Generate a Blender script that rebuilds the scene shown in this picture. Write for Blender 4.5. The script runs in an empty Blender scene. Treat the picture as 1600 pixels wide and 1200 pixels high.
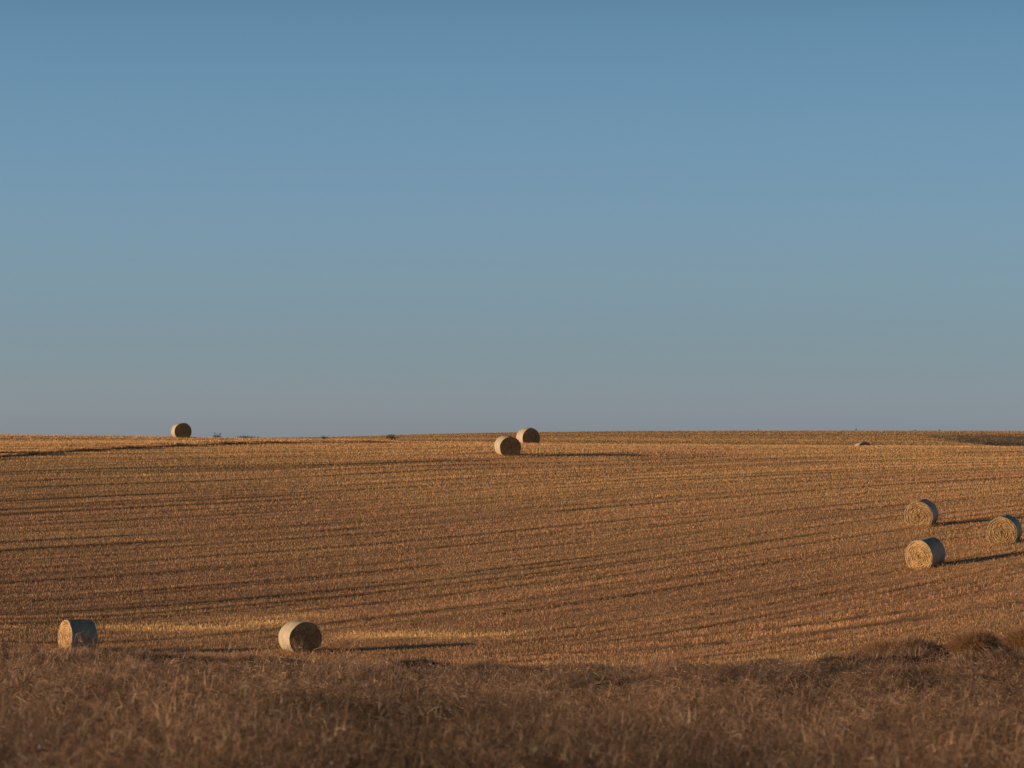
import bpy, bmesh, math, random
import numpy as np
from mathutils import Vector, Matrix

R = math.radians
rng = np.random.default_rng(7)
random.seed(7)
scene = bpy.context.scene
COL = scene.collection

# ------------------------------------------------------------------ helpers
def tag(o, label=None, cat=None, group=None, kind=None):
    if label: o['label'] = label
    if cat: o['category'] = cat
    if group: o['group'] = group
    if kind: o['kind'] = kind
    return o

def empty(name, loc, rz=0.0):
    o = bpy.data.objects.new(name, None)
    COL.objects.link(o)
    o.location = loc
    o.rotation_euler = (0, 0, rz)
    o.empty_display_size = 0.3
    return o

def link_mesh(name, me, mat, parent=None):
    o = bpy.data.objects.new(name, me)
    COL.objects.link(o)
    me.materials.append(mat)
    if parent: o.parent = parent
    return o

def mesh_np(name, V, Q, col=None, smooth=False):
    """mesh from a vertex array and a quad index array, optional vertex colours"""
    me = bpy.data.meshes.new(name)
    V = np.ascontiguousarray(V, dtype=np.float32).reshape(-1, 3)
    Q = np.ascontiguousarray(Q, dtype=np.int32).reshape(-1, 4)
    me.vertices.add(len(V)); me.vertices.foreach_set('co', V.ravel())
    me.loops.add(Q.size); me.loops.foreach_set('vertex_index', Q.ravel())
    me.polygons.add(len(Q))
    me.polygons.foreach_set('loop_start', np.arange(0, Q.size, 4, dtype=np.int32))
    if smooth:
        me.polygons.foreach_set('use_smooth', np.ones(len(Q), dtype=bool))
    me.update(calc_edges=True)
    if col is not None:
        a = me.color_attributes.new('tint', 'FLOAT_COLOR', 'POINT')
        c = np.ones((len(V), 4), dtype=np.float32); c[:, :3] = col
        a.data.foreach_set('color', c.ravel())
    return me

# smooth value noise on numpy arrays
_T = np.random.default_rng(3).random((256, 256))
def vn(x, y):
    x = np.asarray(x, dtype=np.float64); y = np.asarray(y, dtype=np.float64)
    xi = np.floor(x).astype(np.int64); yi = np.floor(y).astype(np.int64)
    fx = x - xi; fy = y - yi
    fx = fx*fx*(3-2*fx); fy = fy*fy*(3-2*fy)
    a = _T[xi & 255, yi & 255]; b = _T[(xi+1) & 255, yi & 255]
    c = _T[xi & 255, (yi+1) & 255]; d = _T[(xi+1) & 255, (yi+1) & 255]
    return (a*(1-fx)+b*fx)*(1-fy) + (c*(1-fx)+d*fx)*fy
def fbm(x, y, n=3):
    s = 0; amp = .5; t = 0
    for k in range(n):
        s = s + amp*vn(x*2**k+17.3*k, y*2**k+9.1*k); t += amp; amp *= .5
    return s/t
def sstep(a, b, x):
    t = np.clip((np.asarray(x, dtype=float)-a)/(b-a), 0, 1)
    return t*t*(3-2*t)

# ------------------------------------------------------------------ terrain
# surveyed spot heights (x east, y north, z relative to the camera), metres
SPOTS = np.array([
(-19.3,197,-9.00),(-9.3,196,-8.99),(-29.2,392,0.86),(-0.3,305,-0.53),(1.2,350,0.16),(21.7,235,-4.13),(19.8,212,-5.69),(24.2,219,-4.83),(30.4,385,-0.86),
(-22.7,197,-8.69),(0.0,193,-8.82),(8.2,190,-8.68),(16.1,186,-8.04),(21.5,186,-7.64),(24.5,212,-5.07),
(-27.7,240,-5.02),(-13.8,240,-5.19),(0.0,240,-5.02),(13.8,240,-4.36),(27.7,240,-3.46),
(-33.4,290,-0.71),(-17.3,325,0.26),(-4.9,340,0.22),(-15.9,275,-2.38),(15.9,275,-2.30),(31.7,275,-1.90),(17.6,305,-0.70),(35.2,305,-0.88),
(10.1,350,0.0),(27.8,350,-0.08),(40.4,350,-0.12),(0,321,.10),(9.3,321,.03),(24,323,-.03),(37,323,-.10),(-49.0,425,1.22),(-39.2,425,1.03),(-22.9,430,0.78),(-12.4,430,0.70),(-40.9,355,0.41),
(6.2,430,-1.36),(24.8,430,-1.86),(49.6,430,-2.17),(0.0,600,0.26),(34.6,600,-0.26),(69.2,600,-0.69),(-60.0,520,1.20),(-27.7,520,0.97),
(-60.6,700,1.01),(-20.2,700,1.31),(-115.3,1000,1.15),(-53.3,1000,2.0),(-34.6,1000,2.52),(-21.6,1000,2.98),(0.0,1000,3.46),(28.8,1000,3.75),(72.1,1000,3.82),(115.3,1000,3.75),
(22.5,780,1.57),(67.5,780,1.35),(101.2,780,1.24),
# near slope falling away from the camera
(0,0,-1.75),(-8,20,-2.6),(8,20,-2.6),(-5,42,-3.55),(5,42,-3.65),(-9,80,-4.85),(9,80,-5.25),(0,80,-5.2),
(-14,120,-6.4),(14,120,-6.75),(0,120,-6.95),(-18,160,-8.15),(0,160,-8.35),(20,160,-7.7),(-22,182,-8.9),(0,180,-8.95),(12,176,-8.75),
# well outside the view
(-70,40,-4),(70,40,-3),(-90,150,-8),(90,150,-5),(-110,260,-3),(110,260,-1),(-150,420,1.5),(150,420,-2),(-250,800,1),(250,800,1),
(0,1400,2.0),(-300,1400,0),(300,1400,2),(-60,-60,-1.7),(60,-60,-1.2),(0,-100,-1.0)], dtype=float)
def _phi(r2):
    return np.where(r2 > 1e-12, 0.5*r2*np.log(np.maximum(r2, 1e-12)), 0.0)
_S = SPOTS[:, :2]/100.0
_n = len(_S)
_K = _phi(((_S[:, None]-_S[None])**2).sum(2)) + np.eye(_n)*2e-5
_P = np.hstack([np.ones((_n, 1)), _S])
_A = np.zeros((_n+3, _n+3)); _A[:_n, :_n] = _K; _A[:_n, _n:] = _P; _A[_n:, :_n] = _P.T
_W = np.linalg.solve(_A, np.concatenate([SPOTS[:, 2], np.zeros(3)]))
def tps(x, y):
    x = np.asarray(x, float).ravel()/100; y = np.asarray(y, float).ravel()/100
    out = np.empty(len(x))
    for i in range(0, len(x), 60000):
        a = x[i:i+60000]; b = y[i:i+60000]
        r2 = (a[:, None]-_S[None, :, 0])**2 + (b[:, None]-_S[None, :, 1])**2
        out[i:i+60000] = _phi(r2) @ _W[:_n] + _W[_n] + _W[_n+1]*a + _W[_n+2]*b
    return out

ALPHA = R(35)
def rows(x, y):
    """coordinates along (u) and across (v) the drill rows, gently wandering"""
    w = 5.0*(vn(x/60+3, y/60+8)-.5) + 1.0*(vn(x/17+30, y/17+4)-.5)
    u = math.cos(ALPHA)*x + math.sin(ALPHA)*y
    v = -math.sin(ALPHA)*x + math.cos(ALPHA)*y + w
    return u, v
# wheel tracks: position across the rows, half width, depth
_tr = np.random.default_rng(11)
TRACKS = []
_v = 120.0
while _v < 345:
    for off in (0.0, 1.2):
        TRACKS.append((_v+off+_tr.normal(0, .3), .05+.07*_tr.random()**2, (.45+.6*_tr.random()), _tr.random()*90))
    _v += 2.0+2.6*_tr.random()
def track_mask(x, y):
    u, v = rows(x, y)
    m = np.zeros(np.shape(u)); lip = np.zeros(np.shape(u))
    for (c, hw, d, ph) in TRACKS:
        sel = np.abs(v-c) < 1.4
        if not sel.any(): continue
        us = u[sel]; vs = v[sel]
        along = sstep(.36, .62, .65*vn(us/14+ph, np.full(us.shape, ph*1.7))+.35*vn(us/3.5+ph*3, np.full(us.shape, ph*2.7)))*d*1.15
        m[sel] = np.maximum(m[sel], along*(1-sstep(hw*.8, hw*1.7, np.abs(vs-c))))
        lip[sel] = np.maximum(lip[sel], along*(1-sstep(.12, .5, np.abs(vs-c-hw*1.5-.25))))
    return m, lip
# the low bank between the near field and the upper field (runs away to the right)
BANK = [(-62, 243), (-33.4, 290), (-17.3, 325), (-4.9, 340.5), (6, 349)]
def bank_s(x, y):
    """signed distance beyond the bank line, and its strength"""
    bx = np.array([p[0] for p in BANK]); by = np.array([p[1] for p in BANK])
    yb = np.interp(x, bx, by)
    k = np.clip(1-sstep(-14, 5, x), 0, 1)**.7
    return (y-yb)*.6, k
def field_edge(x):
    """y where the stubble field ends and the rough grass starts"""
    return np.interp(x, [-60, -26, -16, -11, -2, 8, 13, 16, 22, 45], [196, 196, 195, 191, 180, 176, 176, 177, 180, 184]) + 1.3*(vn(np.asarray(x)/3.1, np.asarray(x)*0+4.5)-.5)
TUSS = [(15.0, 173.5, 2.3, .50), (17.5, 168.0, .95, .72), (20.4, 172.5, 1.5, .62)]
HUMPS = [(-3.9, 173.5, 1.5, .50), (9.6, 173.0, 1.3, .34), (12.4, 170.0, 1.4, .32), (14.6, 163.0, 2.4, .50), (2.2, 175.5, 1.4, .32), (17.5, 160.5, 1.6, .4), (6.2, 174.5, 1.0, .36)]
def hgt(x, y):
    x = np.asarray(x, float); y = np.asarray(y, float); sh = x.shape
    x = x.ravel(); y = y.ravel()
    z = tps(x, y)
    r = np.hypot(x, y-400)
    z = z + (-6 - z)*sstep(1000, 1700, r)
    # far dell on the right whose side turns away from the sun
    z = z - 7.5*sstep(72, 124, x+6*(vn(y/70, y*0)-.5))*sstep(520, 600, y)*(1-sstep(760, 900, y))
    z = z - 1.2*sstep(36, 54, x)*sstep(425, 460, y)*(1-sstep(520, 640, y))
    # step of the bank
    s, k = bank_s(x, y)
    z = z + .085*k*sstep(-.1, .30, s)*(1-sstep(10, 40, s))
    # a gentle roll in the field below the pair of bales
    z = z + .22*(sstep(301.5, 308.5, y)-.5)*sstep(-6, -1, x)*(1-sstep(11, 16, x))*sstep(286, 298, y)*(1-sstep(311, 320, y))
    # rough ground and hummocks in the grass
    e = field_edge(x)
    g = 1-sstep(-1.5, 1.0, y-e)
    near = sstep(25, 60, y)
    z = z + g*(near*.55*(fbm(x/5.5, y/9.0, 3)-.5) + .34*(vn(x/1.1+5, y/1.9)-.5) + .16*(vn(x/.45+5, y/.8)-.5))
    z = z + g*.20*np.exp(-((y-(e-5.5))/2.3)**2)*sstep(-12, -4, x)*(.4+1.2*vn(x/2.4+7, y*0+2))
    for (tx, ty, tr, th) in TUSS:
        z = z + g*th*.45*np.exp(-((x-tx)**2+((y-ty)*.8)**2)/(tr*1.3)**2)
    z = z + g*.42*np.exp(-((y-187)/4.5)**2)*(1-sstep(-14, -8, x))*(.6+.8*vn(x/2.1+50, y*0+3))
    for (tx, ty, tr, th) in HUMPS:
        z = z + g*th*np.exp(-(((x-tx)/tr)**2+((y-ty)/(tr*.8))**2)**1.4)
    # field relief
    f = sstep(-.5, 2, y-e)*(1-sstep(420, 480, y))
    idx = np.where(f > 0.01)[0]
    if len(idx):
        xs = x[idx]; ys = y[idx]
        m, lip = track_mask(xs, ys)
        u, v = rows(xs, ys)
        z[idx] += f[idx]*(-.07*m + .03*lip + .03*(vn(u/18, v/1.1)-.5) + .06*(fbm(xs/9, ys/9, 2)-.5))
    return z.reshape(sh)

def h1(x, y): return float(hgt(np.array([x]), np.array([y]))[0])

def axis_steps(lo, hi, fine_lo, fine_hi, step, grow):
    a = list(np.arange(fine_lo, fine_hi+1e-6, step))
    s = step; t = fine_hi
    while t < hi:
        s *= grow; t += s; a.append(min(t, hi))
    s = step; t = fine_lo
    while t > lo:
        s *= grow; t -= s; a.insert(0, max(t, lo))
    return np.array(a)

# ------------------------------------------------------------------ materials
def nt(name):
    m = bpy.data.materials.new(name); m.use_nodes = True
    t = m.node_tree; t.nodes.clear()
    return m, t, t.nodes.new('ShaderNodeOutputMaterial')
def node(t, typ, **kw):
    n = t.nodes.new(typ)
    for k, v in kw.items():
        if k in n.inputs.keys(): n.inputs[k].default_value = v
        else: setattr(n, k, v)
    return n
def ramp(t, fac, stops):
    r = t.nodes.new('ShaderNodeValToRGB')
    els = r.color_ramp.elements
    while len(els) < len(stops): els.new(0.5)
    for e, (p, c) in zip(els, stops):
        e.position = p; e.color = (*c, 1)
    t.links.new(fac, r.inputs[0])
    return r.outputs[0]

def mat_blades(name, transl=.35, gloss=.0):
    m, t, out = nt(name)
    a = node(t, 'ShaderNodeAttribute', attribute_name='tint')
    d = node(t, 'ShaderNodeBsdfDiffuse', Roughness=.6)
    tr = node(t, 'ShaderNodeBsdfTranslucent')
    mx = node(t, 'ShaderNodeMixShader', Fac=transl)
    L = t.links.new
    L(a.outputs['Color'], d.inputs['Color']); L(a.outputs['Color'], tr.inputs['Color'])
    L(d.outputs[0], mx.inputs[1]); L(tr.outputs[0], mx.inputs[2])
    last = mx.outputs[0]
    if gloss:
        g = node(t, 'ShaderNodeBsdfGlossy', Roughness=.45); g.inputs['Color'].default_value = (.9, .85, .75, 1)
        m2 = node(t, 'ShaderNodeMixShader', Fac=gloss)
        L(last, m2.inputs[1]); L(g.outputs[0], m2.inputs[2]); last = m2.outputs[0]
    L(last, out.inputs[0])
    return m

def mat_ground():
    m, t, out = nt('soil_and_chaff')
    L = t.links.new
    a = node(t, 'ShaderNodeAttribute', attribute_name='tint')
    geo = node(t, 'ShaderNodeNewGeometry')
    n1 = node(t, 'ShaderNodeTexNoise', Scale=2.2, Detail=8.0, Roughness=.7); L(geo.outputs['Position'], n1.inputs['Vector'])
    n2 = node(t, 'ShaderNodeTexNoise', Scale=.08, Detail=5.0, Roughness=.6); L(geo.outputs['Position'], n2.inputs['Vector'])
    c1 = ramp(t, n1.outputs[0], [(.3, (.45, .42, .40)), (.5, (.9, .9, .9)), (.72, (1.55, 1.5, 1.4))])
    c2 = ramp(t, n2.outputs[0], [(.35, (.82, .80, .80)), (.65, (1.15, 1.15, 1.12))])
    m1 = node(t, 'ShaderNodeMix', data_type='RGBA', blend_type='MULTIPLY'); m1.inputs[0].default_value = 1
    m2 = node(t, 'ShaderNodeMix', data_type='RGBA', blend_type='MULTIPLY'); m2.inputs[0].default_value = 1
    L(a.outputs['Color'], m1.inputs[6]); L(c1, m1.inputs[7]); L(m1.outputs[2], m2.inputs[6]); L(c2, m2.inputs[7])
    b = node(t, 'ShaderNodeBsdfPrincipled', Roughness=.95); b.inputs['Specular IOR Level'].default_value = .1
    L(m2.outputs[2], b.inputs['Base Color'])
    bp = node(t, 'ShaderNodeBump', Strength=.6, Distance=.06); L(n1.outputs[0], bp.inputs['Height']); L(bp.outputs[0], b.inputs['Normal'])
    L(b.outputs[0], out.inputs[0])
    return m

def mat_straw():
    m, t, out = nt('straw_end')
    L = t.links.new
    a = node(t, 'ShaderNodeAttribute', attribute_name='tint')
    tc = node(t, 'ShaderNodeTexCoord')
    n = node(t, 'ShaderNodeTexNoise', Scale=22.0, Detail=6.0, Roughness=.7); L(tc.outputs['Object'], n.inputs['Vector'])
    c = ramp(t, n.outputs[0], [(.3, (.5, .46, .42)), (.5, (.95, .95, .95)), (.7, (1.35, 1.33, 1.25))])
    mx = node(t, 'ShaderNodeMix', data_type='RGBA', blend_type='MULTIPLY'); mx.inputs[0].default_value = 1
    L(a.outputs['Color'], mx.inputs[6]); L(c, mx.inputs[7])
    b = node(t, 'ShaderNodeBsdfPrincipled', Roughness=.8); b.inputs['Specular IOR Level'].default_value = .2
    L(mx.outputs[2], b.inputs['Base Color'])
    bp = node(t, 'ShaderNodeBump', Strength=.8, Distance=.02); L(n.outputs[0], bp.inputs['Height']); L(bp.outputs[0], b.inputs['Normal'])
    L(b.outputs[0], out.inputs[0])
    return m

def mat_net():
    m, t, out = nt('net_wrap_film')
    L = t.links.new
    tc = node(t, 'ShaderNodeTexCoord')
    mp = node(t, 'ShaderNodeMapping'); mp.inputs['Scale'].default_value = (26, 2.2, 2.2); L(tc.outputs['Object'], mp.inputs['Vector'])
    n = node(t, 'ShaderNodeTexNoise', Scale=1.6, Detail=6.0, Roughness=.65); L(mp.outputs[0], n.inputs['Vector'])
    n2 = node(t, 'ShaderNodeTexNoise', Scale=3.0, Detail=5.0, Roughness=.6); L(tc.outputs['Object'], n2.inputs['Vector'])
    c = ramp(t, n.outputs[0], [(.28, (.31, .225, .135)), (.46, (.47, .36, .235)), (.70, (.57, .46, .32))])
    c2 = ramp(t, n2.outputs[0], [(.3, (.78, .75, .70)), (.62, (1.05, 1.05, 1.05))])
    mx = node(t, 'ShaderNodeMix', data_type='RGBA', blend_type='MULTIPLY'); mx.inputs[0].default_value = 1
    L(c, mx.inputs[6]); L(c2, mx.inputs[7])
    b = node(t, 'ShaderNodeBsdfPrincipled', Roughness=.55); b.inputs['Specular IOR Level'].default_value = .35
    L(mx.outputs[2], b.inputs['Base Color'])
    bp = node(t, 'ShaderNodeBump', Strength=.5, Distance=.015); L(n.outputs[0], bp.inputs['Height']); L(bp.outputs[0], b.inputs['Normal'])
    L(b.outputs[0], out.inputs[0])
    return m

M_GROUND = mat_ground(); M_STRAW = mat_straw(); M_NET = mat_net()
M_STUBBLE = mat_blades('stubble_straw', .22)
M_GRASS = mat_blades('dead_grass', .30, .03)
M_LEAF = mat_blades('shrub_leaf', .2)
M_TWIG = mat_blades('twig_bark', .0)

# ------------------------------------------------------------------ field colour (albedo) as a function of place
def field_tint(x, y):
    """(N,3) straw colour and a height factor"""
    u, v = rows(x, y)
    m, lip = track_mask(x, y)
    s1 = vn(u/26, v/.48); s2 = vn(u/45+50, v/2.1+3); s3 = fbm(x/14, y/14, 2); s4 = vn(u/12+9, v/.28)
    c = np.empty((len(x), 3))
    base = np.array([.585, .350, .168]); red = np.array([.520, .295, .155]); pale = np.array([.94, .62, .27])
    k = np.clip(s3*1.6-.3, 0, 1)[:, None]
    c[:] = base*(1-k) + red*k
    s5 = vn(u/22+70, v/.95+8)
    br = .73 + .27*s1 + .10*s2 + .44*(s4-.5) + .22*s5 + .04
    c *= br[:, None]
    c *= (1-.74*m)[:, None]
    # the hilltop is drier and paler than the valley side, the ground beyond pinker
    top = sstep(200, 345, y)
    c *= (1.12+.32*top)[:, None]*np.stack([np.ones(len(x)), 1+.05*top, 1-.02*top], -1)
    far = sstep(352, 372, y)*sstep(-14, 2, x-(y-350)*.0)
    far = np.maximum(far, sstep(480, 520, y))
    c = c*(1-.22*far[:, None])
    strip = vn(x/160+2, y/11)*.6+vn(x/90+20, y/4.5)*.4
    c *= (1+far*.55*(strip-.5))[:, None]
    # bright loose straw left along the bottom of the field
    e = field_edge(x)
    wn = sstep(.40, .62, .5*vn(x/3.0+2, y/.7)+.5*vn(x/7.0+2, y/1.6))
    wind = np.exp(-((y-(205+.45*(x+19)))/1.9)**2)*(1-sstep(-10, -7.5, x))
    wind = np.maximum(wind, .9*np.exp(-((y-(203.5-.5*(x+8)))/1.8)**2)*sstep(-9, -7.5, x)*(1-sstep(-1, 4, x)))*wn
    wind = np.maximum(wind, np.exp(-((y-(e+5.0))/2.0)**2)*sstep(-4, 4, x)*(1-sstep(12, 18, x))*.8*sstep(.35, .65, vn(x/2.5, y/.9+4)))
    c = c*(1-wind[:, None]) + wind[:, None]*pale*1.35
    # pale rim where the field rolls over, upper edge
    h = (.75 + .5*s1 + .5*(s4-.5))*(1-.85*m) + .45*lip
    # two missed strips of taller straw beside the verge
    for (ax_, ay_, bx_, by_) in ((7.4, 196.3, 15.8, 198.0), (10.0, 193.6, 16.6, 195.2), (3.0, 192.5, 8.5, 193.8)):
        dx, dy = bx_-ax_, by_-ay_; tt = np.clip(((x-ax_)*dx+(y-ay_)*dy)/(dx*dx+dy*dy), 0, 1)
        dd = np.hypot(x-ax_-tt*dx, y-ay_-tt*dy)
        st = (1-sstep(.55, .9, dd))*sstep(.18, .40, vn(x*1.1+3, y*.4))
        sdist = ((x-ax_)*dy-(y-ay_)*dx)/math.hypot(dx, dy)
        gap = sstep(.8, 1.0, sdist)*(1-sstep(1.9, 2.2, sdist))*(1-sstep(1.8, 2.4, dd))*sstep(.25, .5, vn(x*.5+9, y*.4))
        h = h*(1+2.4*st)*(1-.75*gap); c = c*(1+.25*st[:, None])*(1-.5*gap[:, None])
    return c, h, wind

# ------------------------------------------------------------------ the ground sheet
gx = axis_steps(-2500, 2500, -60, 60, .42, 1.09)
gy = axis_steps(-600, 6000, 28, 440, .40, 1.06)
GX, GY = np.meshgrid(gx, gy)
GZ = hgt(GX, GY)
nx_, ny_ = len(gx), len(gy)
I = np.arange(nx_*ny_).reshape(ny_, nx_)
Q = np.stack([I[:-1, :-1], I[:-1, 1:], I[1:, 1:], I[1:, :-1]], -1).reshape(-1, 4)
xf, yf = GX.ravel(), GY.ravel()
gc = np.empty((len(xf), 3)); gc[:] = (.20, .125, .075)
fc, fh, fw = field_tint(xf, yf)
infield = sstep(-.5, 1.5, yf-field_edge(xf))[:, None]
gc = gc*(1-infield) + infield*fc*.72
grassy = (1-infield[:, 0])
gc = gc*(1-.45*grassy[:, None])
ground = link_mesh('ground', mesh_np('ground', np.stack([xf, yf, GZ.ravel()], -1), Q, gc, smooth=True), M_GROUND)
tag(ground, kind='structure')

# ------------------------------------------------------------------ blades
def ribbons(P, H, W, yaw, lean_dir, lean, seg, c0, c1, tipw=.15, droop=0.0, base=.0):
    """curved tapering blades. P (N,3) roots, H length, W width, yaw of the flat face, lean (N,) 0 upright .. 1 flat"""
    N = len(P)
    t = np.linspace(0, 1, seg+1)
    ld = np.stack([np.cos(lean_dir), np.sin(lean_dir), np.zeros(N)], -1)
    # the blade's width lies across its own length, turned by a random twist
    am = np.clip(lean*1.0, 0, 1.3)
    p1 = np.stack([-np.sin(lean_dir), np.cos(lean_dir), np.zeros(N)], -1)
    p2 = ld*np.cos(am)[:, None]; p2[:, 2] = -np.sin(am)
    tw = yaw-lean_dir
    side = p1*np.sin(tw)[:, None] + p2*np.cos(tw)[:, None]
    V = np.empty((N, seg+1, 2, 3), dtype=np.float32); C = np.empty((N, seg+1, 2, 3), dtype=np.float32)
    for i, tt in enumerate(t):
        ang = lean*(base+(1-base)*(.35*tt+.65*tt*tt))*1.35 + droop*tt**3
        rise = H*(tt*(1-.30*ang*ang*.8))*np.cos(ang*.55)
        out = H*tt*np.sin(np.minimum(ang, 1.5)*.8)
        ctr = P + ld*out[:, None]; ctr = ctr.copy(); ctr[:, 2] = P[:, 2] + rise
        w = W*((1-tt)+tipw*tt)*.5
        V[:, i, 0] = ctr - side*w[:, None]; V[:, i, 1] = ctr + side*w[:, None]
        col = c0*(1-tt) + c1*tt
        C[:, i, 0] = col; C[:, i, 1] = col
    base = (np.arange(N)*(seg+1)*2)[:, None]
    f = []
    for i in range(seg):
        f.append(np.stack([base[:, 0]+2*i, base[:, 0]+2*i+1, base[:, 0]+2*i+3, base[:, 0]+2*i+2], -1))
    Q = np.stack(f, 1).reshape(-1, 4)
    return V.reshape(-1, 3), Q, C.reshape(-1, 3)

class Bag:
    def __init__(s): s.V = []; s.Q = []; s.C = []; s.n = 0
    def add(s, V, Q, C):
        s.V.append(V); s.Q.append(Q+s.n); s.C.append(C); s.n += len(V)
    def build(s, name, mat, parent=None):
        return link_mesh(name, mesh_np(name, np.concatenate(s.V), np.concatenate(s.Q), np.concatenate(s.C)), mat, parent)

# ------------------------------------------------------------------ stubble
BALES = [  # x, y, axis heading (degrees from -Y towards +X of the end that faces the camera)
 (-19.3, 197.0, -61, 'straw'), (-9.33, 196.0, 26.5, ''), (-29.2, 392.0, 18.5, ''), (-.3, 305.0, 18.5, ''), (1.25, 350.0, 25, ''),
 (21.7, 235.0, -19.5, ''), (19.8, 212.0, -37, ''), (24.45, 220.0, -18.5, ''), (30.4, 385.0, 15, '')]
sb = Bag()
def stubble(x, y, nb, hh, ww, spread, dark=1.0):
    c, hf, wd = field_tint(x, y)
    keep = np.ones(len(x), bool)
    for (bx, by, a, _) in BALES:
        keep &= (x-bx)**2+(y-by)**2 > .50**2
    x, y, c, hf, wd = x[keep], y[keep], c[keep], hf[keep], wd[keep]
    if np.ndim(dark): dark = dark[keep]
    z = hgt(x, y)
    N = len(x)
    for b in range(nb):
        px = x+rng.normal(0, spread, N); py = y+rng.normal(0, spread, N)
        P = np.stack([px, py, z-.03], -1)
        H = hh*np.clip(hf, .10, 1.6)*(.6+.8*rng.random(N))*(1+.25*wd)
        W = ww*(.6+.8*rng.random(N))
        br = (.76+.48*rng.random(N))[:, None]*dark
        cc = c*br
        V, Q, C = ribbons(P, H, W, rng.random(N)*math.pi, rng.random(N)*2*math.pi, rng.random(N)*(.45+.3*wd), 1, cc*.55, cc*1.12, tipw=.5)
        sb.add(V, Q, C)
# near field: drilled rows
du, dv = .155, .22
uu, vv = np.meshgrid(np.arange(40, 345, du), np.arange(105, 345, dv))
uu = uu.ravel(); vv = vv.ravel()
uu = uu + rng.uniform(-.5, .5, len(uu))*du; vv = vv + rng.normal(0, .035, len(vv))
sx = math.cos(ALPHA)*uu - math.sin(ALPHA)*vv
sy = math.sin(ALPHA)*uu + math.cos(ALPHA)*vv
k = (sy > field_edge(sx)+rng.normal(0, .5, len(sx))) & (np.abs(sx) < sy*.128+2.5) & (sy < 356)
sx, sy = sx[k], sy[k]
bs, bk = bank_s(sx, sy)
k = ~((bs > -.12) & (bs < .15) & (bk > .3))
stubble(sx[k], sy[k], 3, .100, .026, .04)
n_near = len(sx)
# upper field on the left (thicker, a little taller right behind the bank)
n = 90000
x = rng.uniform(-62, 8, n); y = rng.uniform(240, 470, n)
bs, bk = bank_s(x, y)
k = (bs > .25) & (bk > .02) & (np.abs(x) < y*.128+2)
stubble(x[k], y[k], 3, .10, .05, .07)
n = 26000
x = rng.uniform(-62, 2, n); d = rng.uniform(.2, 2.6, n)
y = np.interp(x, [p[0] for p in BANK], [p[1] for p in BANK]) + d/.6
stubble(x, y, 3, .15, .045, .05, .95)
# far side of the valley, seen at a grazing angle
n = 330000
y = 352+(1150-352)*rng.random(n)**1.25
x = (rng.random(n)-.5)*2*(y*.128+3)
bs, bk = bank_s(x, y)
k = ~((bk > .3) & (y < 470)) & ~((x > 80) & (y > 530) & (y < 880) & (rng.random(n) < .8))
x, y = x[k], y[k]
farstripe = .86 + .30*(vn(x/150, y/9)-.5)
stubble(x, y, 2, .12, .15, .3, farstripe[:, None])
# straw shed round the foot of every bale
for (bx, by, a, _) in BALES:
    n = 420
    q = .55+np.abs(rng.normal(0, .55, n)); a = rng.random(n)*2*math.pi
    x = bx+q*np.cos(a); y = by+q*np.sin(a)*1.1; z = hgt(x, y)
    c = np.tile([.66, .44, .21], (n, 1))*(.5+.8*rng.random(n))[:, None]
    sb.add(*ribbons(np.stack([x, y, z+.01+.07*rng.random(n)], -1), .10+.16*rng.random(n), np.full(n, .018), rng.random(n)*math.pi, rng.random(n)*2*math.pi, .5+.7*rng.random(n), 1, c*.8, c, .6))
stub = sb.build('stubble', M_STUBBLE)
tag(stub, 'short golden brown cut stubble standing in rows over the whole field', 'stubble', kind='stuff')
n_stub = sum(len(q) for q in sb.Q)

# ------------------------------------------------------------------ rough grass in front
gb = Bag()
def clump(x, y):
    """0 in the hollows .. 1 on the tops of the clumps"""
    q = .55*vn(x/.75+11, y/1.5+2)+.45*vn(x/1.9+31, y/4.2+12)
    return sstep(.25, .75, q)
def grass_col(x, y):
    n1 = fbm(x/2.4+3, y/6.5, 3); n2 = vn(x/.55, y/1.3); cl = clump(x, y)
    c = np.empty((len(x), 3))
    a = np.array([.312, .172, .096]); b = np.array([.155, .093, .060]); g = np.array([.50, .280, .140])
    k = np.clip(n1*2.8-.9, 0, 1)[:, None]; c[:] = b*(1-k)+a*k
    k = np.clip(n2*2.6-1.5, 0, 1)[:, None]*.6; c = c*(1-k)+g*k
    gain = np.interp(y, [36, 60, 100, 150, 185], [.60, .80, .98, 1.10, 1.34])   # painted shade: colour darkens down the near slope, brightens towards the field
    return c*((.24+1.08*cl)*gain)[:, None]  # hollows between clumps also get painted shade, clump tops stay lighter
def grass(x, y, H, W, seg, lean_mean, c_gain=1.0, tipw=.15):
    N = len(x)
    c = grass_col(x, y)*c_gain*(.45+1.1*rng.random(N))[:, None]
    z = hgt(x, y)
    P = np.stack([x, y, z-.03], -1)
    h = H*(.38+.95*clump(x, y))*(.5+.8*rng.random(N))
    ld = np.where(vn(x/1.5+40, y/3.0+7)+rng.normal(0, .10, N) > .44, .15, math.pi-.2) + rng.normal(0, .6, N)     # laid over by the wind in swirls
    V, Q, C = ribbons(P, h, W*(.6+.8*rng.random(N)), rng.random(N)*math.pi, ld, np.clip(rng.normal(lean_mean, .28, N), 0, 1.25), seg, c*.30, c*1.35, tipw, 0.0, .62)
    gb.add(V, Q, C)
    return P, h, ld
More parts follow.
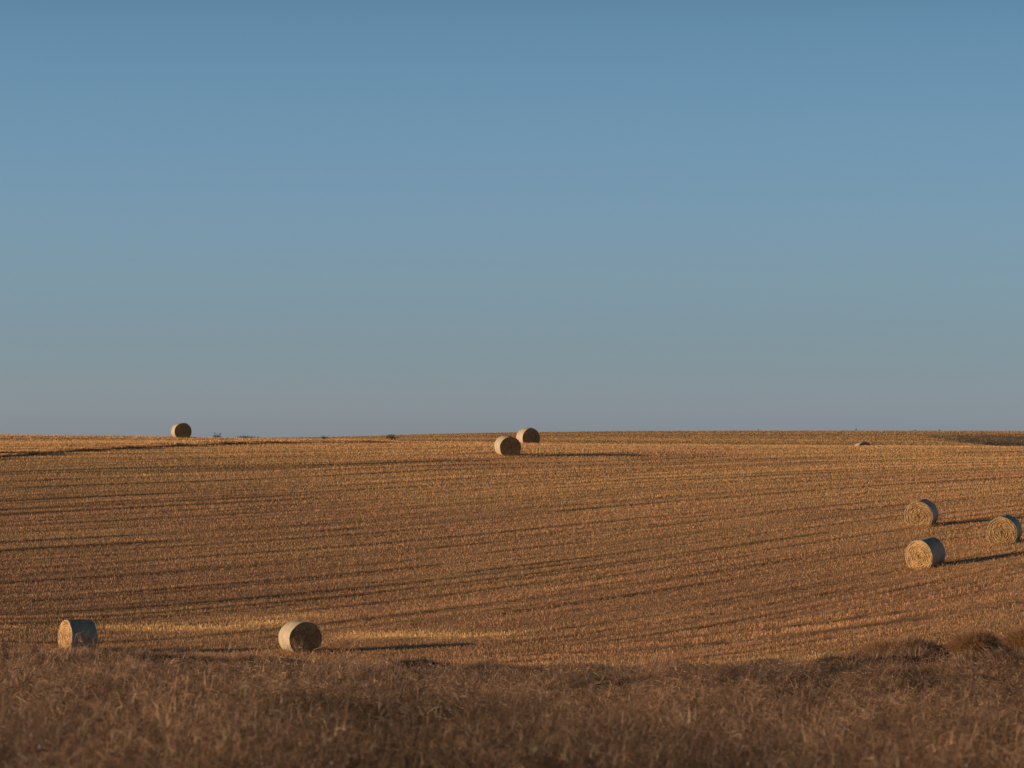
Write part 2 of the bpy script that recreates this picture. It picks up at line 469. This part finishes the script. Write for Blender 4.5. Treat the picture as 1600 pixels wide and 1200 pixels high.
def band(y0, y1, dens, margin=1.5):
    n = int(dens*(y1-y0)*((y0+y1)*.128+2*margin))
    y = np.sqrt(rng.uniform(y0*y0, y1*y1, n)); x = (rng.random(n)-.5)*2*(y*.128+margin)
    k = y < field_edge(x)+rng.normal(0, .5, n)
    x, y = x[k], y[k]
    # clumping: thin out the hollows
    k = rng.random(len(x)) < np.clip(.25+1.5*fbm(x/1.4, y/2.4, 2)-.2, .15, 1)
    return x[k], y[k]
x, y = band(36, 50, 450); grass(x, y, .54, .0043, 3, 1.0)
x, y = band(50, 66, 360); grass(x, y, .54, .0051, 3, 1.0)
x, y = band(66, 100, 225); grass(x, y, .50, .0070, 3, .92)
x, y = band(100, 150, 125); grass(x, y, .42, .0105, 3, .7)
x, y = band(150, 193, 85); grass(x, y, .33, .018, 2, .45)
# field-edge fringe: soft upright grass on the little bank
n = 60000
x = rng.uniform(-16, 28, n); y = field_edge(x)-np.abs(rng.normal(0, 3.2, n))-.3
grass(x, y, .28, .015, 2, .30, 1.15)
# tangled mat: short broken strands caught at all heights and angles
def tangle(y0, y1, dens, W, Lm):
    x, y = band(y0, y1, dens)
    N = len(x)
    cl = .38+.95*clump(x, y)
    z = hgt(x, y)+.44*cl*rng.random(N)**.7*.85
    th = rng.normal(0, .55, N) + np.where(rng.random(N) < .5, math.pi, 0); ph = rng.random(N)*2*math.pi
    d = np.stack([np.cos(th)*np.cos(ph*.5), np.cos(th)*np.sin(ph*.5), np.sin(th)], -1)
    ln = Lm*(.4+1.2*rng.random(N)); P0 = np.stack([x, y, z], -1)
    bend = rng.normal(0, .25, (N, 3)); bend[:, 2] -= .15
    pts = [P0, P0+d*(ln*.5)[:, None]+bend*(ln*.25)[:, None], P0+d*ln[:, None]]
    sd = np.cross(d, np.array([.15, 1.0, .1])); sd /= np.maximum(np.linalg.norm(sd, axis=1), 1e-3)[:, None]
    w = W*(.5+.8*rng.random(N))[:, None]*.5
    V = np.stack([pts[0]-sd*w, pts[0]+sd*w, pts[1]-sd*w, pts[1]+sd*w, pts[2]-sd*w*.4, pts[2]+sd*w*.4], 1)
    b0 = (np.arange(N)*6)[:, None]
    Q = np.concatenate([b0+np.array([[0, 1, 3, 2]]), b0+np.array([[2, 3, 5, 4]])])
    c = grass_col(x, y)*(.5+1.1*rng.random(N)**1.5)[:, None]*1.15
    gb.add(V.reshape(-1, 3), Q, np.repeat(c, 6, 0))
tangle(36, 66, 260, .0045, .28)
tangle(66, 120, 80, .0075, .26)
tangle(120, 185, 22, .011, .20)
# flowering stems with loose plumes, nearer slope
def plumes(n, y0, y1, H, W, hw, x_bias=None):
    y = np.sqrt(rng.uniform(y0*y0, y1*y1, n)); x = (rng.random(n)-.5)*2*(y*.128+1.5)
    if x_bias is not None:
        k = rng.random(n) < x_bias(x/y); x, y = x[k], y[k]
    N = len(x)
    z = hgt(x, y)
    P = np.stack([x, y, z], -1)
    h = H*(.7+.6*rng.random(N))
    ld = rng.normal(.2, .9, N) + np.where(rng.random(N) < .3, math.pi, 0)
    lean = np.clip(rng.normal(.8, .3, N), .05, 1.2)
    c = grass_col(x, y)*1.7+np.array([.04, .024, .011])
    yaw = rng.random(N)*math.pi
    V, Q, C = ribbons(P, h, np.full(N, W), yaw, ld, lean, 4, c*.6, c*1.15, .5)
    gb.add(V, Q, C)
    tip = V.reshape(N, 5, 2, 3)
    for j in range(7):
        f = rng.random(N)*.9
        a = tip[:, 3].mean(1); b = tip[:, 4].mean(1)
        root = a*(1-f)[:, None]+b*f[:, None]
        V2, Q2, C2 = ribbons(root.astype(float), h*(.08+.16*rng.random(N)), hw*(.5+rng.random(N)), rng.random(N)*math.pi, ld+rng.normal(0, .8, N), np.clip(lean+rng.normal(.25, .3, N), 0, 1.3), 2, c*1.0, c*1.35, .3)
        gb.add(V2, Q2, C2)
plumes(5200, 37, 70, .95, .0055, .007)
plumes(3400, 70, 125, .80, .0075, .009)
plumes(2600, 85, 165, 1.20, .009, .010, lambda a: np.clip(-a*10-.25, 0, 1))
plumes(700, 60, 130, 1.55, .008, .008, lambda a: np.clip(-a*10-.2, 0, 1))
# long bare stalks bowed over the growth
n = 900
y = np.sqrt(rng.uniform(42**2, 118**2, n)); x = (rng.random(n)-.5)*2*(y*.128+1)
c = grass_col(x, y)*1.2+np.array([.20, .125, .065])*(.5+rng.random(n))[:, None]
ld = np.where(rng.random(n) < .6, 0.0, math.pi)+rng.normal(0, .6, n)
gb.add(*ribbons(np.stack([x, y, hgt(x, y)+.05], -1), .55+.75*rng.random(n), .0075+.00006*y, rng.random(n)*math.pi, ld, np.clip(rng.normal(.95, .25, n), .3, 1.3), 7, c*.7, c, .45, .25))
# pale dry seed heads, tiny white flecks
n = 70
y = rng.uniform(42, 110, n); x = (rng.random(n)-.5)*2*y*.118; z = hgt(x, y)+rng.uniform(.4, .75, n)
for yaw in (0.0, math.pi/2):
    V, Q, C = ribbons(np.stack([x, y, z], -1), np.full(n, .030), np.full(n, .026), np.full(n, yaw), np.zeros(n), np.zeros(n), 1, np.tile([.62, .58, .52], (n, 1)), np.tile([.7, .68, .62], (n, 1)), .8)
    gb.add(V, Q, C)
gr = gb.build('dry_grass', M_GRASS)
tag(gr, 'rough dead brown grass covering the slope in the foreground', 'grass', kind='stuff')
n_grass = sum(len(q) for q in gb.Q)

# ------------------------------------------------------------------ grass tussocks on the right of the verge
def tussock(x, y, r, h, label):
    root = empty('grass_tussock', (x, y, h1(x, y)-.05))
    b = Bag(); n = 14000
    a = rng.random(n)*2*math.pi; q = np.sqrt(rng.random(n))
    px = q*np.cos(a)*r*.8; py = q*np.sin(a)*r*.8
    pz = h*(.62*np.sqrt(np.clip(1-q*q, 0, 1)))+hgt(x+px, y+py)-h1(x, y)
    c = np.tile([.44, .255, .135], (n, 1))*(.35+1.25*rng.random(n))[:, None]
    V, Q, C = ribbons(np.stack([px, py, pz], -1), h*(.25+.8*rng.random(n)**1.6), .020*(.6+.8*rng.random(n)), rng.random(n)*math.pi, a+rng.normal(0, .5, n), np.clip(q*.7+rng.normal(0, .2, n), 0, 1.1), 3, c*.6, c*1.2, .2)
    b.add(V, Q, C); b.build('blades', M_GRASS, root)
    # the matted old growth under the blades
    m = Bag(); th = np.linspace(0, 2*math.pi, 25)[:-1]; rr = np.linspace(1, .0, 9)
    G = []
    for i, s in enumerate(rr):
        wob = 1+.12*np.sin(3*th+x)+.07*np.sin(5*th+y)
        gx_ = s*r*.82*np.cos(th)*wob; gy_ = s*r*.82*np.sin(th)*wob
        G.append(np.stack([gx_, gy_, h*.66*np.sqrt(np.clip(1-s*s, 0, 1))+hgt(x+gx_, y+gy_)-h1(x, y)-.03], -1))
    G = np.stack(G); I = np.arange(9*24).reshape(9, 24)
    Q = np.stack([I[:-1], np.roll(I, -1, 1)[:-1], np.roll(I, -1, 1)[1:], I[1:]], -1).reshape(-1, 4)
    m.add(G.reshape(-1, 3), Q, np.tile([.20, .125, .075], (9*24, 1))); m.build('thatch', M_GRASS, root)
    tag(root, label, 'grass tussock', 'grass tussocks on the verge at the right')
tl = ['low broad tussock of brown grass, leftmost of three at the field edge', 'round golden tussock of grass between two dark hollows at right', 'brown grass tussock nearest the right edge of the verge']
for (tx, ty, tr, th), lab in zip(TUSS, tl):
    tussock(tx, ty, tr, th, lab)

# ------------------------------------------------------------------ round bales
BR, BL = .78, 1.22
def bale_meshes(seed):
    g = np.random.default_rng(seed)
    nth = 144
    th = np.linspace(0, 2*math.pi, nth, endpoint=False)
    sag = .012+.025*g.random()
    def squash(V):                       # the bale sags where it sits
        z = V[..., 2]; V = V.copy()
        V[..., 1] *= 1+sag*np.clip(-z/BR, 0, 1)
        V[..., 2] = np.where(z < -.60, -.60+(z+.60)*.25, np.where(z > 0, z*(1-sag), z))
        return V
    lump = 1+.013*np.sin(2*th+g.random()*6)+.010*np.sin(3*th+g.random()*6)+.006*np.sin(7*th+g.random()*6)
    # --- straw core: two spiral-wound ends joined by a barrel, plus loose strands
    b = Bag()
    rr = np.linspace(.0, 1, 46)
    rings = []; cols = []
    def end(sgn):
        out = []; oc = []
        for s in rr:
            turn = s*BR/.105 + th/(2*math.pi) + .5*(vn(th*1.6+seed, np.full(nth, s*4.))-.5)                        # wound layers
            f = turn-np.floor(turn)
            ridge = np.abs(f-.5)*2
            nz = vn(th*9+s*31+seed, np.full(nth, s*17.)); nz2 = vn(th*26*max(s, .15), np.full(nth, s*34.+seed))
            mis = sstep(.35, .75, vn(th*2.2+seed*3, np.full(nth, s*5.)))
            x = BL/2 - .005 + .045*(nz-.5) + .024*(nz2-.5) - .036*ridge**2*(.25+1.1*mis) + .02*(1-s)
            edge = sstep(.93, 1.0, s)
            x = x - .045*edge
            rad = s*(BR-.012)*lump
            out.append(np.stack([sgn*x, rad*np.cos(th), rad*np.sin(th)], -1))
            c = np.array([.50, .300, .135])*(1.1-.48*(ridge**2)[:, None]*(.1+1.2*mis[:, None]))*(.52+.62*nz2[:, None]+.30*nz[:, None])
            c = c*(.9+.2*s)
            oc.append(c)
        return out, oc
    L_, lc = end(-1); R_, rc = end(1)
    stack = L_ + [np.stack([np.full(nth, q*BL/2*.93), (BR-.014)*lump*np.cos(th), (BR-.014)*lump*np.sin(th)], -1) for q in (-.6, 0, .6)] + R_[::-1]
    cst = lc + [np.tile([.40, .25, .13], (nth, 1))]*3 + rc[::-1]
    G = np.stack(stack); C = np.stack(cst)
    I = np.arange(G.shape[0]*nth).reshape(G.shape[0], nth); J = np.roll(I, -1, 1)
    Q = np.stack([I[:-1], J[:-1], J[1:], I[1:]], -1).reshape(-1, 4)
    b.add(squash(G).reshape(-1, 3), Q, C.reshape(-1, 3))
    n = 1500
    for sgn in (-1, 1):
        a = g.random(n)*2*math.pi; q = np.sqrt(g.random(n))*.97
        P = np.stack([np.full(n, sgn*(BL/2-.025)), q*BR*.97*np.cos(a), q*BR*.97*np.sin(a)], -1)
        tang = np.stack([np.zeros(n), -np.sin(a), np.cos(a)], -1)
        outd = np.stack([np.full(n, sgn*1.0), g.normal(0, .4, n), g.normal(0, .4, n)], -1)
        d = tang*g.choice([-1, 1], n)[:, None]+outd*(.15+.5*g.random(n))[:, None]; d /= np.linalg.norm(d, axis=1)[:, None]
        ln = (.05+.10*g.random(n))[:, None]; w = .006
        s = np.cross(d, np.stack([np.full(n, 1.), np.zeros(n), np.zeros(n)], -1)); s /= np.maximum(np.linalg.norm(s, axis=1), 1e-4)[:, None]
        V = np.stack([P-s*w, P+s*w, P+d*ln+s*w*.5, P+d*ln-s*w*.5], 1)
        cc = np.array([.56, .36, .17])*(.4+.9*g.random(n))[:, None]
        b.add(squash(V).reshape(-1, 3), np.arange(4*n).reshape(n, 4), np.repeat(cc, 4, 0))
    core = mesh_np('straw_core', np.concatenate(b.V), np.concatenate(b.Q), np.concatenate(b.C), smooth=True)
    core.materials.append(M_STRAW)
    # --- net wrap: a thin skin round the barrel, folding a little over both rims
    xs = [-BL/2+.012, -BL/2-.004, -BL/2+.015, -BL/2+.05] + list(np.linspace(-BL/2+.1, BL/2-.1, 26)) + [BL/2-.05, BL/2-.015, BL/2+.004, BL/2-.012]
    rs = [BR-.040, BR-.026, BR-.007, BR] + [BR]*26 + [BR, BR-.007, BR-.026, BR-.040]
    G = []
    for i, (xx, r) in enumerate(zip(xs, rs)):
        w = .010*(vn(np.cos(th)*3+xx*9+seed, np.sin(th)*3+xx*4)-.5)+.006*(vn(th*0+xx*30+seed, np.cos(th)*1.5)-.5)
        frill = (.018*(vn(th*14, np.full(nth, i*3.+seed))-.5)) if i in (0, len(xs)-1) else 0
        G.append(np.stack([np.full(nth, xx), (r+w+frill)*lump*np.cos(th), (r+w+frill)*lump*np.sin(th)], -1))
    G = squash(np.stack(G)); I = np.arange(G.shape[0]*nth).reshape(G.shape[0], nth); J = np.roll(I, -1, 1)
    Q = np.stack([I[:-1], J[:-1], J[1:], I[1:]], -1).reshape(-1, 4)
    net = mesh_np('net_wrap', G.reshape(-1, 3), Q, None, smooth=True)
    net.materials.append(M_NET)
    # --- the loose tail of the net, a narrow lifted strip
    a0 = g.random()*.5+.9
    ta = a0+np.linspace(0, .34, 9); tx = np.linspace(-BL/2+.06, BL/2-.06, 14)
    G = np.stack([np.stack([tx, (BR+.008+.014*k/8+.006*np.sin(tx*9+k))*np.cos(a)*np.ones(14), (BR+.008+.014*k/8+.006*np.sin(tx*9+k))*np.sin(a)*np.ones(14)], -1) for k, a in enumerate(ta)])
    I = np.arange(9*14).reshape(9, 14)
    Q = np.stack([I[:-1, :-1], I[:-1, 1:], I[1:, 1:], I[1:, :-1]], -1).reshape(-1, 4)
    tail = mesh_np('net_tail', G.reshape(-1, 3), Q, None, smooth=True); tail.materials.append(M_NET)
    return core, net, tail
kinds = [bale_meshes(s) for s in range(1, 10)]
LAB = [
 'round straw bale lying sideways behind the tall grass at bottom left, its long side dark',
 'round bale with dark end facing front at the bottom edge of the field',
 'lone round bale on the skyline, the farthest left on the crest',
 'front bale of the close pair in the middle, casting a long thin shadow',
 'rear bale of the close pair in the middle, partly standing against the sky',
 'upper left bale of the three on the right slope, standing higher than the others',
 'lowest bale of the three on the right slope, bright golden end and grey side',
 'rightmost bale of the three on the right slope, close to the photo edge',
 'far bale mostly sunk behind the ridge with only its rounded top showing']
bales = []
for i, (bx, by, hd, _) in enumerate(BALES):
    e_ = 1.5
    nrm = Vector(((h1(bx-e_, by)-h1(bx+e_, by))/(2*e_), (h1(bx, by-e_)-h1(bx, by+e_))/(2*e_), 1)).normalized()
    ax = Vector((math.sin(R(hd)), -math.cos(R(hd)), 0)); ax = (ax-nrm*ax.dot(nrm)).normalized()
    zc = np.mean([h1(bx+d*ax.x*.5, by+d*ax.y*.5) for d in (-1, 0, 1)])
    root = empty('round_bale', Vector((bx, by, zc))+nrm*(.645-.03))
    root.rotation_euler = Matrix((ax, nrm.cross(ax), nrm)).transposed().to_euler()
    core, net, tail = kinds[i]
    for nm, me in (('straw_core', core), ('net_wrap', net), ('net_tail', tail)):
        o = bpy.data.objects.new(nm, me); COL.objects.link(o); o.parent = root
    tag(root, LAB[i], 'round bale', 'round straw bales lying on the field')
    bales.append(root)

# ------------------------------------------------------------------ shrubs on the skyline
def shrub(name, x, y, w, h, dens, label, cat, group=None, tone=(.050, .045, .024)):
    root = empty(name, (x, y, h1(x, y)-.03))
    lf = Bag(); st = Bag()
    nst = 9
    tips = []
    for i in range(nst):
        a = rng.random()*6.28; q = rng.random()**.5
        tx, ty, tz = q*w*.42*math.cos(a), q*w*.42*math.sin(a), h*(.55+.4*rng.random())*(1-.5*q*q)
        tips.append((tx, ty, tz))
        L = 6
        s = np.linspace(0, 1, L+1)
        ctr = np.stack([tx*s**1.4, ty*s**1.4, tz*s], -1)
        rad = .035*h*(1-.8*s)+.004
        ring = [(1, 0), (-.5, .87), (-.5, -.87)]
        V = np.stack([ctr+np.stack([rad*c, rad*sn, 0*rad], -1) for c, sn in ring], 1).reshape(-1, 3)
        Iq = np.arange((L+1)*3).reshape(L+1, 3)
        Q = np.stack([Iq[:-1], np.roll(Iq, -1, 1)[:-1], np.roll(Iq, -1, 1)[1:], Iq[1:]], -1).reshape(-1, 4)
        st.add(V, Q, np.tile([.09, .065, .045], (len(V), 1)))
    st.build('stem', M_TWIG, root)
    n = int(dens)
    T = np.array(tips)[rng.integers(0, nst, n)]
    f = (.35+.75*rng.random(n))[:, None]
    P = T*f + rng.normal(0, 1, (n, 3))*np.array([w*.11, w*.11, h*.12])
    P[:, 2] = np.clip(P[:, 2], .02, h*1.05)
    c = np.tile(tone, (n, 1))*(.5+1.1*rng.random(n))[:, None]
    V, Q, C = ribbons(P, h*.11*(.6+.8*rng.random(n)), h*.06*(.6+.8*rng.random(n)), rng.random(n)*math.pi, rng.random(n)*6.28, rng.random(n)*1.1, 1, c, c*1.2, .4)
    lf.add(V, Q, C); lf.build('leaves', M_LEAF, root)
    return tag(root, label, cat, group)
G1 = 'dark shrubs showing over the crest on the left'
for (px, top, yy, w, lab, dn) in [
    (-46.4, 675.2, 700, 1.5, 'small sparse dark bush on the skyline just right of the lone bale', 240),
    (-42.0, 677.9, 700, 3.9, 'wide low dark shrub on the skyline, widest of those right of the lone bale', 1100),
    (-29.4, 679.4, 700, 1.5, 'tiny dark bush on the skyline left of the middle', 300),
    (-19.0, 676.9, 700, 2.3, 'low dark shrub on the skyline nearest the close pair of bales', 420)]:
    zt = (700-top)/6936*yy
    shrub('shrub', px, yy, w, max(.7, zt-h1(px, yy)), dn, lab, 'shrub', G1)
G2 = 'tiny far bushes on the distant hilltop'
for (px, top, w, lab) in [(1338, 669.3, .5, 'tiny upright bush on the far hilltop, above the half hidden bale'),
                          (1430, 670.5, .9, 'tiny round bush on the far hilltop, second from the right'),
                          (1467, 671.4, .6, 'tiny faint bush on the far hilltop, nearest the right edge'),
                          (1185, 671.2, .5, 'tiny faint bush on the far hilltop, right of the middle')]:
    yy = 1000; xx = (px-800)/6936*yy
    shrub('bush', xx, yy, w, max(.5, (700-top)/6936*yy-h1(xx, yy)), 160, lab, 'bush', G2)
shrub('weed', -47.3, 425, .25, max(.2, (700-675.8)/6936*425-h1(-47.3, 425)), 60, 'thin dry weed on the crest at far left', 'weed', None, (.14, .10, .06))
shrub('weed', -39.0, 427, 1.1, max(.2, (700-678.6)/6936*427-h1(-39.0, 427)), 300, 'low patch of dry weeds on the crest left of the lone bale', 'weed', None, (.16, .11, .06))

shrub('weed', -31.8, 700, .9, max(.3, (700-682.6)/6936*700-h1(-31.8, 700)), 80, 'faint low weed on the skyline, left of the tiny dark bush', 'weed', None, (.10, .07, .045))
# ------------------------------------------------------------------ sky and sun
SUN_EL, SUN_AZ = R(7.9), R(187.0)        # azimuth of the sun, counter-clockwise from +X: left, a little behind
sdir = Vector((math.cos(SUN_AZ)*math.cos(SUN_EL), math.sin(SUN_AZ)*math.cos(SUN_EL), math.sin(SUN_EL)))
w = bpy.data.worlds.new('World'); scene.world = w; w.use_nodes = True
t = w.node_tree; t.nodes.clear()
L = t.links.new
sky = t.nodes.new('ShaderNodeTexSky'); sky.sky_type = 'NISHITA'; sky.sun_disc = False
sky.sun_elevation = SUN_EL; sky.sun_rotation = math.pi/2-SUN_AZ
sky.altitude = 200; sky.air_density = 1.0; sky.dust_density = 1.2; sky.ozone_density = 2.0
bg = t.nodes.new('ShaderNodeBackground'); bg.inputs['Strength'].default_value = .10
wo = t.nodes.new('ShaderNodeOutputWorld')
# summer haze: tone the clear-air model by elevation (clearer blue above, pale and dusty at the horizon)
HAZE = [(0, (1.794, 2.363, 4.935)), (0.005, (1.759, 2.34, 4.861)), (0.0144, (1.331, 1.865, 3.96)), (0.025, (1.054, 1.569, 3.253)), (0.0368, (0.964, 1.413, 2.841)), (0.0448, (0.926, 1.352, 2.645)), (0.0528, (0.877, 1.297, 2.474)), (0.0648, (0.823, 1.218, 2.238)), (0.0768, (0.769, 1.149, 1.991)), (0.0888, (0.71, 1.079, 1.799)), (0.1005, (0.65, 1.008, 1.63)), (0.2, (0.425, 0.626, 0.909)), (0.5, (0.334, 0.389, 0.427)), (1, (0.331, 0.386, 0.42))]
tc = t.nodes.new('ShaderNodeTexCoord'); sx_ = t.nodes.new('ShaderNodeSeparateXYZ'); L(tc.outputs['Generated'], sx_.inputs[0])
rp = t.nodes.new('ShaderNodeValToRGB'); els = rp.color_ramp.elements; rp.color_ramp.interpolation = 'B_SPLINE'
stops = [h for h in HAZE if h[0] >= 0]
while len(els) < len(stops): els.new(.5)
for e, (p, c) in zip(els, stops): e.position = p; e.color = (c[0]/5, c[1]/5, c[2]/5, 1)
L(sx_.outputs['Z'], rp.inputs[0])
m1 = t.nodes.new('ShaderNodeVectorMath'); m1.operation = 'MULTIPLY'; L(sky.outputs[0], m1.inputs[0]); L(rp.outputs[0], m1.inputs[1])
m2 = t.nodes.new('ShaderNodeVectorMath'); m2.operation = 'SCALE'; m2.inputs['Scale'].default_value = 5.0; L(m1.outputs[0], m2.inputs[0])
L(m2.outputs[0], bg.inputs['Color']); L(bg.outputs[0], wo.inputs[0])

sl = bpy.data.lights.new('sun', 'SUN'); sl.energy = 5.0; sl.angle = R(.53); sl.color = (1.0, .74, .47)
so = bpy.data.objects.new('sun', sl); COL.objects.link(so)
so.rotation_euler = (-sdir).to_track_quat('-Z', 'Y').to_euler()
so.location = (-60, 0, 60)

# ------------------------------------------------------------------ camera
cam = bpy.data.cameras.new('camera'); co = bpy.data.objects.new('camera', cam); COL.objects.link(co)
cam.sensor_width = 17.3; cam.lens = 75.0; cam.clip_start = .5; cam.clip_end = 12000
co.location = (0, 0, 0); co.rotation_euler = (R(90)+math.atan(100/6936), 0, 0)
cam.dof.use_dof = True; cam.dof.focus_distance = 235; cam.dof.aperture_fstop = 1.9
scene.camera = co

scene.view_settings.view_transform = 'Standard'; scene.view_settings.look = 'None'
scene.view_settings.exposure = 0; scene.view_settings.gamma = 1
scene.render.engine = 'CYCLES'
scene.cycles.max_bounces = 5; scene.cycles.diffuse_bounces = 3; scene.cycles.transparent_max_bounces = 4
print('STUBBLE', n_stub, 'GRASS', n_grass, 'GROUND', len(GZ.ravel()))
